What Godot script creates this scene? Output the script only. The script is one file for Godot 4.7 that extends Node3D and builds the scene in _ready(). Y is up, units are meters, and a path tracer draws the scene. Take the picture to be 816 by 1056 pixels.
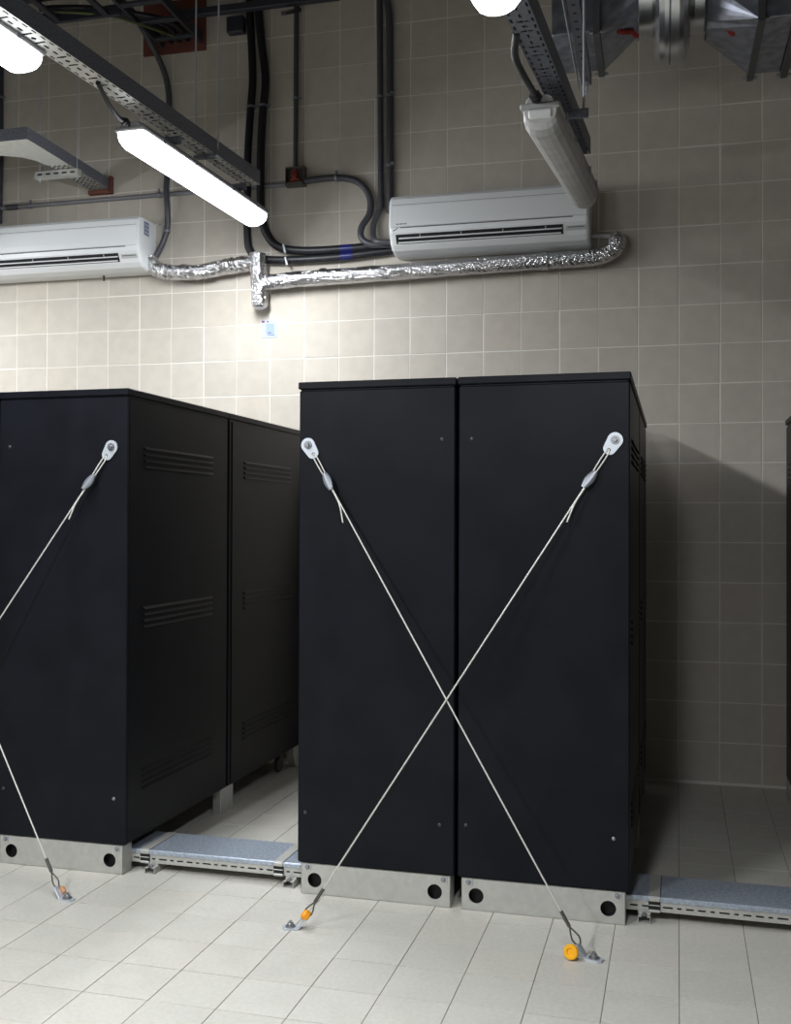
extends Node3D
# A plant room with rows of black battery cabinets, seen at an angle against a tiled wall.
# World: wall_back in the plane z = 0, x to the right along it, floor at y = 0, z towards the viewer.
# The floor tiles and the cabinet rows stand about one degree out of square with the wall.

const ROT := 0.0171
var M := {}
var used := {}
var rng := RandomNumberGenerator.new()

func _ready():
	rng.seed = 4711
	# ---------------------------------------------------------------- camera
	var cam := Camera3D.new()
	cam.name = "camera"
	add_child(cam)
	cam.position = Vector3(3.7005, 1.304, 5.4956)
	cam.basis = Basis(Vector3.UP, 0.2454) * Basis(Vector3.RIGHT, 0.0104) * Basis(Vector3.BACK, 0.0036)
	cam.fov = 52.0
	cam.near = 0.05
	cam.far = 60.0
	cam.current = true
	# ---------------------------------------------------------------- environment
	var we := WorldEnvironment.new()
	we.name = "world_environment"
	var env := Environment.new()
	env.background_mode = Environment.BG_COLOR
	env.background_color = Color(0, 0, 0)
	env.tonemap_mode = Environment.TONE_MAPPER_LINEAR
	env.tonemap_exposure = 1.0
	env.sdfgi_enabled = true
	env.ssao_enabled = true
	env.ssil_enabled = true
	we.environment = env
	add_child(we)
	make_materials()
	build_shell()
	build_cabinets()
	build_floor_trunking()
	build_braces()
	build_left_line()
	build_right_line()
	build_air_conditioners()
	build_pipes_and_cables()
	build_side_tray()
	build_overhead()
	build_ducts()

# ==================================================================== helpers
func fl(a, y, b) -> Vector3:                 # a point of the floor's own grid
	return Vector3(a * cos(ROT) - b * sin(ROT), y, a * sin(ROT) + b * cos(ROT))

func numbered(n: String) -> String:
	if not used.has(n):
		used[n] = 0
		return n
	used[n] += 1
	return "%s_%03d" % [n, used[n]]

func tag(o, label: String, category: String, group := ""):
	o.set_meta("label", label)
	o.set_meta("category", category)
	if group != "":
		o.set_meta("group", group)

func thing(called: String, label: String, category: String, at := Vector3.ZERO, group := "") -> Node3D:
	var o := Node3D.new()
	o.name = numbered(called)
	add_child(o)
	o.position = at
	tag(o, label, category, group)
	return o

func mb() -> SurfaceTool:
	var st := SurfaceTool.new()
	st.begin(Mesh.PRIMITIVE_TRIANGLES)
	return st

func part(st: SurfaceTool, called: String, mat: Material, parent: Node) -> MeshInstance3D:
	var mesh := st.commit()
	return place(mesh, called, mat, parent)

func place(mesh: Mesh, called: String, mat: Material, parent: Node) -> MeshInstance3D:
	var o := MeshInstance3D.new()
	o.name = called
	o.mesh = mesh
	o.material_override = mat
	parent.add_child(o, true)
	return o

func single(st: SurfaceTool, called: String, mat: Material, label: String, category: String, group := "") -> MeshInstance3D:
	var o := part(st, numbered(called), mat, self)
	tag(o, label, category, group)
	return o

func tri(st: SurfaceTool, a: Vector3, b: Vector3, c: Vector3, facing: Vector3):
	var n := (a - c).cross(a - b)
	if n.length_squared() < 1e-16:
		return
	if n.dot(facing) < 0.0:
		var t := b
		b = c
		c = t
		n = -n
	n = n.normalized()
	for v in [a, b, c]:
		st.set_normal(n)
		st.add_vertex(v)

func quad(st, a: Vector3, b: Vector3, c: Vector3, d: Vector3, facing: Vector3):
	tri(st, a, b, c, facing)
	tri(st, a, c, d, facing)

func stri(st, p: Array, n: Array):           # smooth triangle with given normals
	var f: Vector3 = (p[0] - p[2]).cross(p[0] - p[1])
	var order := [0, 1, 2]
	if f.dot(n[0] + n[1] + n[2]) < 0.0:
		order = [0, 2, 1]
	for i in order:
		st.set_normal(n[i])
		st.add_vertex(p[i])

# a box with chamfered edges, centred at c
func box(st, c: Vector3, s: Vector3, ch := 0.0, bas := Basis.IDENTITY):
	var h := s * 0.5
	ch = minf(ch, 0.45 * minf(s.x, minf(s.y, s.z)))
	var f := func(v: Vector3) -> Vector3: return c + bas * v
	for ax in 3:
		var u := (ax + 1) % 3
		var w := (ax + 2) % 3
		for sg in [-1.0, 1.0]:
			var p := []
			for q in [[-1, -1], [1, -1], [1, 1], [-1, 1]]:
				var v := Vector3.ZERO
				v[ax] = sg * h[ax]
				v[u] = q[0] * (h[u] - ch)
				v[w] = q[1] * (h[w] - ch)
				p.append(f.call(v))
			var nv := Vector3.ZERO
			nv[ax] = sg
			quad(st, p[0], p[1], p[2], p[3], bas * nv)
	if ch <= 0.0:
		return
	for ax in 3:                             # the twelve edges, along axis ax
		var u := (ax + 1) % 3
		var w := (ax + 2) % 3
		for su in [-1.0, 1.0]:
			for sw in [-1.0, 1.0]:
				var p := []
				for q in [[-1, 0], [1, 0], [1, 1], [-1, 1]]:
					var v := Vector3.ZERO
					v[ax] = q[0] * (h[ax] - ch)
					v[u] = su * (h[u] - (ch if q[1] == 1 else 0.0))
					v[w] = sw * (h[w] - (0.0 if q[1] == 1 else ch))
					p.append(f.call(v))
				var nv := Vector3.ZERO
				nv[u] = su
				nv[w] = sw
				quad(st, p[0], p[1], p[2], p[3], bas * nv)
	for sx in [-1.0, 1.0]:
		for sy in [-1.0, 1.0]:
			for sz in [-1.0, 1.0]:
				var sv := Vector3(sx, sy, sz)
				var k := sv * h
				tri(st, f.call(k - Vector3(0, sy, sz) * ch), f.call(k - Vector3(sx, 0, sz) * ch), f.call(k - Vector3(sx, sy, 0) * ch), bas * sv)

func spline(pts: Array, steps := 6) -> Array:
	var out := []
	for i in pts.size() - 1:
		var p0: Vector3 = pts[maxi(i - 1, 0)]
		var p1: Vector3 = pts[i]
		var p2: Vector3 = pts[i + 1]
		var p3: Vector3 = pts[mini(i + 2, pts.size() - 1)]
		for k in steps:
			out.append(p1.cubic_interpolate(p2, p0, p3, float(k) / steps))
	out.append(pts[-1])
	return out

# a round tube along pts; bumps > 0 crumples it
func tube(st, pts: Array, r: float, sides := 10, bumps := 0.0, caps := true):
	var n := pts.size()
	var up := Vector3(0.13, 0.31, 0.94)
	var rings := []
	var norms := []
	for i in n:
		var d: Vector3 = (pts[mini(i + 1, n - 1)] - pts[maxi(i - 1, 0)]).normalized()
		var x := (up - d * up.dot(d))
		if x.length() < 0.05:
			x = d.cross(Vector3.RIGHT)
		x = x.normalized()
		up = x
		var y := d.cross(x).normalized()
		var ring := []
		var nr := []
		for k in sides:
			var t := TAU * k / sides
			var v := x * cos(t) + y * sin(t)
			var rr := r
			if bumps > 0.0:
				rr *= 1.0 + rng.randf_range(-bumps, bumps)
			ring.append(pts[i] + v * rr)
			nr.append(v)
		rings.append(ring)
		norms.append(nr)
	for i in n - 1:
		for k in sides:
			var k2 := (k + 1) % sides
			if bumps > 0.0:
				var fa: Vector3 = norms[i][k] + norms[i][k2]
				tri(st, rings[i][k], rings[i + 1][k], rings[i + 1][k2], fa)
				tri(st, rings[i][k], rings[i + 1][k2], rings[i][k2], fa)
			else:
				stri(st, [rings[i][k], rings[i + 1][k], rings[i + 1][k2]], [norms[i][k], norms[i + 1][k], norms[i + 1][k2]])
				stri(st, [rings[i][k], rings[i + 1][k2], rings[i][k2]], [norms[i][k], norms[i + 1][k2], norms[i][k2]])
	if caps:
		var d0: Vector3 = (pts[0] - pts[1]).normalized()
		var d1: Vector3 = (pts[-1] - pts[-2]).normalized()
		for k in sides:
			tri(st, pts[0], rings[0][k], rings[0][(k + 1) % sides], d0)
			tri(st, pts[-1], rings[-1][k], rings[-1][(k + 1) % sides], d1)

# a turned shape: profile of [along, radius] round an axis
func lathe(st, o: Vector3, axis: Vector3, prof: Array, sides := 20):
	axis = axis.normalized()
	var x := axis.cross(Vector3.UP)
	if x.length() < 0.1:
		x = axis.cross(Vector3.RIGHT)
	x = x.normalized()
	var y := axis.cross(x)
	for i in prof.size() - 1:
		var a: Array = prof[i]
		var b: Array = prof[i + 1]
		var sl := Vector2(b[0] - a[0], b[1] - a[1])
		if sl.length() < 1e-7:
			continue
		var nn := Vector2(-sl.y, sl.x).normalized()     # along, radial
		for k in sides:
			var t0 := TAU * k / sides
			var t1 := TAU * (k + 1) / sides
			var r0 := x * cos(t0) + y * sin(t0)
			var r1 := x * cos(t1) + y * sin(t1)
			var n0 := r0 * nn.y + axis * nn.x
			var n1 := r1 * nn.y + axis * nn.x
			var p00: Vector3 = o + axis * a[0] + r0 * a[1]
			var p01: Vector3 = o + axis * a[0] + r1 * a[1]
			var p10: Vector3 = o + axis * b[0] + r0 * b[1]
			var p11: Vector3 = o + axis * b[0] + r1 * b[1]
			if b[1] > 1e-6:
				stri(st, [p00, p10, p11], [n0, n0, n1])
			if a[1] > 1e-6:
				stri(st, [p00, p11, p01], [n0, n1, n1])

# sections: array of closed rings with equal counts (convex, round the given axis line); flat faces
func loft(st, secs: Array, caps := true):
	var n: int = secs[0].size()
	var cents := []
	for s in secs:
		var c := Vector3.ZERO
		for v in s:
			c += v
		cents.append(c / n)
	for i in secs.size() - 1:
		for k in n:
			var k2 := (k + 1) % n
			var mid: Vector3 = (secs[i][k] + secs[i][k2] + secs[i + 1][k] + secs[i + 1][k2]) * 0.25
			quad(st, secs[i][k], secs[i + 1][k], secs[i + 1][k2], secs[i][k2], mid - (cents[i] + cents[i + 1]) * 0.5)
	if caps:
		for e in [[0, 1], [-1, -2]]:
			var d: Vector3 = cents[e[0]] - cents[e[1]]
			for k in n:
				tri(st, cents[e[0]], secs[e[0]][k], secs[e[0]][(k + 1) % n], d)

# polygon (x, y) extruded along +z of the given frame, any simple outline
func extrude(st, poly: PackedVector2Array, z0: float, z1: float, fr := Transform3D.IDENTITY):
	var idx := Geometry2D.triangulate_polygon(poly)
	for i in range(0, idx.size(), 3):
		for z in [z0, z1]:
			var v := []
			for j in 3:
				v.append(fr * Vector3(poly[idx[i + j]].x, poly[idx[i + j]].y, z))
			tri(st, v[0], v[1], v[2], fr.basis * Vector3(0, 0, 1.0 if z == z1 else -1.0) * signf(z1 - z0))
	var ccw := not Geometry2D.is_polygon_clockwise(poly)
	for i in poly.size():
		var p := poly[i]
		var q := poly[(i + 1) % poly.size()]
		var nn := Vector2(q.y - p.y, p.x - q.x)
		if not ccw:
			nn = -nn
		quad(st, fr * Vector3(p.x, p.y, z0), fr * Vector3(q.x, q.y, z0), fr * Vector3(q.x, q.y, z1), fr * Vector3(p.x, p.y, z1), fr.basis * Vector3(nn.x, nn.y, 0))

# flat plate with round holes, from x0..x1, y0..y1, front at z, thickness t
func holed_plate(st, x0: float, x1: float, y0: float, y1: float, z: float, t: float, holes: Array):
	var at := x0
	var F := Vector3(0, 0, 1)
	for hpos in holes:
		var hx: float = hpos[0]
		var hy: float = hpos[1]
		var r: float = hpos[2]
		var c0 := hx - r * 1.35
		var c1 := hx + r * 1.35
		quad(st, Vector3(at, y0, z), Vector3(c0, y0, z), Vector3(c0, y1, z), Vector3(at, y1, z), F)
		var angs := []
		for k in 28:
			angs.append(TAU * k / 28)
		for cr in [[c0, y0], [c1, y0], [c1, y1], [c0, y1]]:
			angs.append(fposmod(atan2(cr[1] - hy, cr[0] - hx), TAU))
		angs.sort()
		for k in angs.size():
			var ta: float = angs[k]
			var tb: float = angs[(k + 1) % angs.size()]
			var pa := Vector3(hx + r * cos(ta), hy + r * sin(ta), z)
			var pb := Vector3(hx + r * cos(tb), hy + r * sin(tb), z)
			var qa := rim(hx, hy, ta, c0, c1, y0, y1, z)
			var qb := rim(hx, hy, tb, c0, c1, y0, y1, z)
			quad(st, pa, qa, qb, pb, F)
			var bk := Vector3(0, 0, -t)
			quad(st, pa, pb, pb + bk, pa + bk, Vector3(hx, hy, z) - (pa + pb) * 0.5)
		at = c1
	quad(st, Vector3(at, y0, z), Vector3(x1, y0, z), Vector3(x1, y1, z), Vector3(at, y1, z), F)
	box_edge(st, x0, x1, y0, y1, z, t)

func rim(hx, hy, t, c0, c1, y0, y1, z) -> Vector3:
	var dx := cos(t)
	var dy := sin(t)
	var k := 1e9
	if absf(dx) > 1e-6:
		k = minf(k, ((c1 if dx > 0 else c0) - hx) / dx)
	if absf(dy) > 1e-6:
		k = minf(k, ((y1 if dy > 0 else y0) - hy) / dy)
	return Vector3(hx + dx * k, hy + dy * k, z)

func box_edge(st, x0, x1, y0, y1, z, t):
	quad(st, Vector3(x0, y0, z), Vector3(x1, y0, z), Vector3(x1, y0, z - t), Vector3(x0, y0, z - t), Vector3.DOWN)
	quad(st, Vector3(x0, y1, z), Vector3(x1, y1, z), Vector3(x1, y1, z - t), Vector3(x0, y1, z - t), Vector3.UP)
	quad(st, Vector3(x0, y0, z), Vector3(x0, y1, z), Vector3(x0, y1, z - t), Vector3(x0, y0, z - t), Vector3.LEFT)
	quad(st, Vector3(x1, y0, z), Vector3(x1, y1, z), Vector3(x1, y1, z - t), Vector3(x1, y0, z - t), Vector3.RIGHT)

# hexagon bolt head on a washer, pointing along axis
func bolt(st, o: Vector3, axis: Vector3, r := 0.008, h := 0.006):
	lathe(st, o, axis, [[0.0, r * 1.5], [h * 0.3, r * 1.5], [h * 0.3, 0.0]], 16)
	lathe(st, o, axis, [[h * 0.3, r], [h, r * 0.97], [h * 1.15, r * 0.8], [h * 1.15, 0.0]], 6)

# ==================================================================== materials
func noise_tex(freq: float, lo: Color, hi: Color, seed_: int, kind := FastNoiseLite.TYPE_SIMPLEX_SMOOTH, oct := 4, size := 512) -> NoiseTexture2D:
	var n := FastNoiseLite.new()
	n.seed = seed_
	n.noise_type = kind
	n.frequency = freq
	n.fractal_octaves = oct
	var g := Gradient.new()
	g.set_color(0, lo)
	g.set_color(1, hi)
	g.set_offset(0, 0.25)
	g.set_offset(1, 0.75)
	var t := NoiseTexture2D.new()
	t.noise = n
	t.width = size
	t.height = size
	t.seamless = true
	t.color_ramp = g
	return t

func grey(v: float) -> Color:
	return Color(v, v, v)

func mat(nm: String, c: Color, rough: float, metal := 0.0) -> StandardMaterial3D:
	var m := StandardMaterial3D.new()
	m.resource_name = nm
	m.albedo_color = c
	m.roughness = rough
	m.metallic = metal
	M[nm] = m
	return m

func textured(m: StandardMaterial3D, tex: Texture2D, scale: float):
	m.albedo_texture = tex
	m.uv1_triplanar = true
	m.uv1_world_triplanar = true
	m.uv1_scale = Vector3.ONE * scale

func rough_tex(m: StandardMaterial3D, tex: Texture2D):
	m.roughness = 1.0
	m.roughness_texture = tex

func bump(m: StandardMaterial3D, tex: Texture2D, cm: float):
	m.heightmap_enabled = true
	m.heightmap_texture = tex
	m.heightmap_scale = cm

func make_materials():
	var mottle := noise_tex(0.02, grey(0.975), grey(1.0), 3)
	var speck := noise_tex(0.12, grey(0.965), grey(1.0), 9, FastNoiseLite.TYPE_SIMPLEX_SMOOTH, 5)
	var wall_rough := noise_tex(0.02, grey(0.6), grey(0.75), 21)
	var floor_rough := noise_tex(0.02, grey(0.40), grey(0.62), 22)
	var wt := [Color8(197, 190, 179), Color8(199, 192, 181), Color8(195, 188, 177), Color8(198, 190, 178)]
	for i in 4:
		var m := mat("wall_tile_%d" % i, wt[i], 0.35)
		textured(m, mottle, 0.9)
		m.metallic_specular = 0.35
		rough_tex(m, wall_rough)
	mat("wall_grout", Color8(226, 221, 213), 0.8)
	var ft := [Color8(200, 197, 188), Color8(202, 199, 190), Color8(198, 195, 186), Color8(201, 197, 187)]
	for i in 4:
		var m := mat("floor_tile_%d" % i, ft[i], 0.5)
		textured(m, speck, 0.8)
		rough_tex(m, floor_rough)
	mat("floor_grout", Color8(132, 127, 118), 0.9)
	mat("plaster", Color8(128, 121, 111), 0.8)
	mat("concrete", Color8(66, 64, 62), 0.9)
	var bl := mat("black_paint", Color8(23, 25, 31), 0.42)
	bl.metallic_specular = 0.25
	textured(bl, noise_tex(0.006, grey(0.88), grey(1.0), 5), 1.0)
	var galv := mat("galvanised", Color8(202, 202, 197), 0.5, 0.55)
	textured(galv, noise_tex(0.03, grey(0.965), grey(1.0), 11, FastNoiseLite.TYPE_SIMPLEX_SMOOTH, 4), 1.6)
	var lid := mat("trunk_lid", Color8(190, 201, 216), 0.4, 0.55)
	textured(lid, noise_tex(0.05, grey(0.88), grey(1.0), 12, FastNoiseLite.TYPE_SIMPLEX_SMOOTH, 5), 2.2)
	var dg := mat("dull_galvanised", Color8(132, 135, 146), 0.5, 0.5)
	textured(dg, noise_tex(0.06, grey(0.84), grey(1.0), 13, FastNoiseLite.TYPE_SIMPLEX_SMOOTH, 5), 2.6)
	var du := mat("duct_metal", Color8(166, 171, 184), 0.34, 0.8)
	textured(du, noise_tex(0.02, grey(0.82), grey(1.0), 14), 1.2)
	mat("duct_flange", Color8(104, 105, 108), 0.5, 0.7)
	mat("bright_metal", Color8(196, 198, 200), 0.24, 0.95)
	mat("steel_dark", Color8(70, 72, 80), 0.5, 0.5)
	var foil := mat("foil", Color8(214, 214, 216), 0.24, 1.0)
	foil.uv1_triplanar = true
	foil.uv1_world_triplanar = true
	foil.uv1_scale = Vector3.ONE * 5.0
	bump(foil, noise_tex(0.035, grey(0.0), grey(1.0), 15, FastNoiseLite.TYPE_CELLULAR, 2), 0.35)
	mat("ac_white", Color8(241, 244, 245), 0.36)
	mat("ac_trim", Color8(198, 200, 198), 0.45)
	mat("ac_seam", Color8(92, 94, 94), 0.6)
	mat("black_plastic", Color8(22, 22, 24), 0.55)
	mat("sticker_blue", Color8(112, 118, 146), 0.5)
	mat("sticker_pale", Color8(186, 190, 208), 0.5)
	mat("conduit", Color8(78, 78, 84), 0.42)
	mat("conduit_light", Color8(128, 128, 132), 0.4)
	mat("cable", Color8(30, 30, 35), 0.45)
	mat("blue_tape", Color8(28, 34, 104), 0.35)
	mat("box_dark", Color8(86, 85, 80), 0.5)
	mat("red_paint", Color8(138, 52, 36), 0.7)
	mat("red_sealant", Color8(142, 34, 26), 0.5)
	mat("firestop", Color8(112, 64, 54), 0.85)
	mat("yellow", Color8(248, 178, 24), 0.4)
	mat("orange", Color8(246, 160, 20), 0.4)
	mat("tan_clip", Color8(196, 140, 100), 0.5)
	mat("zinc", Color8(206, 212, 220), 0.38, 0.45)
	mat("zinc_dull", Color8(150, 154, 162), 0.4, 0.6)
	mat("bolt_steel", Color8(150, 152, 156), 0.35, 0.8)
	mat("rope", Color8(214, 212, 206), 0.42, 0.3)
	mat("rope_sleeve", Color8(92, 90, 86), 0.45, 0.5)
	mat("housing", Color8(150, 151, 152), 0.5)
	var off := mat("diffuser_off", Color8(188, 188, 188), 0.36)
	textured(off, noise_tex(0.02, grey(0.90), grey(1.0), 17, FastNoiseLite.TYPE_SIMPLEX_SMOOTH, 4), 1.0)
	mat("end_cap_off", Color8(206, 208, 208), 0.4)
	var lit := mat("diffuser_lit_lamp", Color8(235, 238, 240), 0.4)
	lit.emission_enabled = true
	lit.emission = Color(0.96, 0.98, 1.0)
	lit.emission_energy_multiplier = 5.5
	mat("paper", Color8(182, 192, 214), 0.6)
	mat("paper_print", Color8(150, 168, 206), 0.6)
	mat("paper_dark", Color8(70, 66, 84), 0.6)
	mat("paper_red", Color8(136, 60, 76), 0.6)
	mat("castor", Color8(60, 60, 60), 0.5)
	mat("green_wire", Color8(88, 98, 58), 0.5)
	mat("strut_grey", Color8(104, 105, 114), 0.5, 0.3)

# ==================================================================== the room
func plate_mesh(sx: float, sy: float, t: float, ch: float, tilt: Vector2) -> ArrayMesh:   # a tile lying in the xy plane, face towards +z
	var st := mb()
	var hx := sx / 2
	var hy := sy / 2
	var top := []
	var rimv := []
	var foot := []
	for q in [[-1, -1], [1, -1], [1, 1], [-1, 1]]:
		var zz: float = tilt.x * q[0] + tilt.y * q[1]
		top.append(Vector3(q[0] * (hx - ch), q[1] * (hy - ch), zz))
		rimv.append(Vector3(q[0] * hx, q[1] * hy, zz - ch))
		foot.append(Vector3(q[0] * hx, q[1] * hy, -t))
	quad(st, top[0], top[1], top[2], top[3], Vector3(0, 0, 1))
	for k in 4:
		var k2 := (k + 1) % 4
		var out: Vector3 = rimv[k] + rimv[k2]
		quad(st, top[k], top[k2], rimv[k2], rimv[k], out + Vector3(0, 0, 1))
		quad(st, rimv[k], rimv[k2], foot[k2], foot[k], out)
	return st.commit()

func slab(st, x0, x1, y0, y1, z0, z1):
	box(st, Vector3(x0 + x1, y0 + y1, z0 + z1) * 0.5, Vector3(x1 - x0, y1 - y0, z1 - z0))

func structure(st, called: String, m: Material) -> MeshInstance3D:
	var o := part(st, called, m, self)
	o.set_meta("kind", "structure")
	return o

const RX0 := -2.6
const RX1 := 7.6
const RZ1 := 8.0
const RY := 4.62

func build_shell():
	var st := mb()
	slab(st, RX0 - 0.2, RX1 + 0.2, -0.2, RY + 0.2, -0.25, -0.0012)
	var wall := structure(st, "wall_back", M.wall_grout)
	st = mb()
	slab(st, RX0 - 0.2, RX1 + 0.2, -0.25, -0.0018, -0.25, RZ1 + 0.2)
	var floor_ := structure(st, "floor", M.floor_grout)
	st = mb()
	slab(st, RX0 - 0.2, RX1 + 0.2, RY, RY + 0.2, -0.25, RZ1 + 0.2)
	structure(st, "ceiling", M.concrete)
	st = mb()
	slab(st, RX0 - 0.2, RX0, -0.2, RY + 0.2, -0.25, RZ1 + 0.2)
	structure(st, "wall_left", M.plaster)
	st = mb()
	slab(st, RX1, RX1 + 0.2, -0.2, RY + 0.2, -0.25, RZ1 + 0.2)
	structure(st, "wall_right", M.plaster)
	st = mb()
	slab(st, RX0 - 0.2, RX1 + 0.2, -0.2, RY + 0.2, RZ1, RZ1 + 0.2)
	structure(st, "wall_front", M.plaster)
	# wall tiles, 200 mm, joints at x = 0.2 i and y = 0.012 + 0.2 j
	var variants := []
	for i in 8:
		var am := 0.0005
		variants.append(plate_mesh(0.1949, 0.1949, 0.006, 0.001, Vector2(rng.randf_range(-am, am), rng.randf_range(-am, am))))
	var eye := Vector3(3.7, 1.304, 5.4956)
	var near := []
	var rest := []
	for i in range(-13, 38):
		for j in range(0, 23):
			var p := Vector3(0.2 * i + 0.1, 0.112 + 0.2 * j, 0.0)
			var view := false
			if p.x > -0.2 and p.x < 4.5:
				view = p.y > 1.55 and p.y < 4.5 - 0.12 * p.x or p.x > 3.6 and p.y > 0.0 and p.y < 4.1
			if view:
				near.append([p.distance_to(eye), p])
			else:
				rest.append(p)
	near.sort_custom(func(a, b): return a[0] < b[0])
	while near.size() > 300:
		rest.append(near.pop_back()[1])
	for e in near:
		var o := place(variants[rng.randi() % 8], "tile", M["wall_tile_%d" % (rng.randi() % 4)], wall)
		o.position = e[1] + Vector3(rng.randf_range(-0.0014, 0.0014), rng.randf_range(-0.0012, 0.0012), rng.randf_range(-0.0003, 0.0005))
	st = mb()
	for p in rest:
		st.append_from(variants[rng.randi() % 8], 0, Transform3D(Basis.IDENTITY, p))
	var far_tiles := part(st, "outer_tiles", M.wall_tile_0, wall)
	far_tiles.set_meta("kind", "stuff")
	# floor tiles, 200 mm, joints at a = 0.2 i and b = 0.0272 + 0.2 j in the floor's own frame
	var fv := []
	for i in 8:
		var am := 0.0002
		fv.append(plate_mesh(0.1974, 0.1974, 0.006, 0.0004, Vector2(rng.randf_range(-am, am), rng.randf_range(-am, am))))
	var lie := Basis(Vector3.UP, -ROT) * Basis(Vector3.RIGHT, -PI / 2)
	st = mb()
	for i in range(-13, 39):
		for j in range(-1, 41):
			var a := 0.2 * i + 0.1
			var b := 0.0272 + 0.2 * j + 0.1
			var p := fl(a, 0.0, b)
			if p.x < RX0 - 0.1 or p.x > RX1 + 0.1 or p.z > RZ1 + 0.1:
				continue
			var row: float = p.z - 5.4956
			var sx: float = (p.x - 3.7) / maxf(-row, 0.3)          # how far aside of the line of sight
			var seen: bool = row < -1.9 and sx > -0.75 and sx < 0.22 and (b > 1.9 or a > 1.8 and a < 2.5 or a > 3.6 and a < 4.4)
			if seen:
				var o := place(fv[rng.randi() % 8], "tile", M["floor_tile_%d" % (rng.randi() % 4)], floor_)
				o.transform = Transform3D(lie, p + Vector3(0, rng.randf_range(-0.0004, 0.0003), 0))
			else:
				st.append_from(fv[rng.randi() % 8], 0, Transform3D(lie, p))
	var far_floor := part(st, "outer_tiles", M.floor_tile_0, floor_)
	far_floor.set_meta("kind", "stuff")

# ==================================================================== cabinets
const CB := 1.937        # front plane of the rows in the floor's frame
const DEPTH := 0.905     # depth of one cabinet

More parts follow.
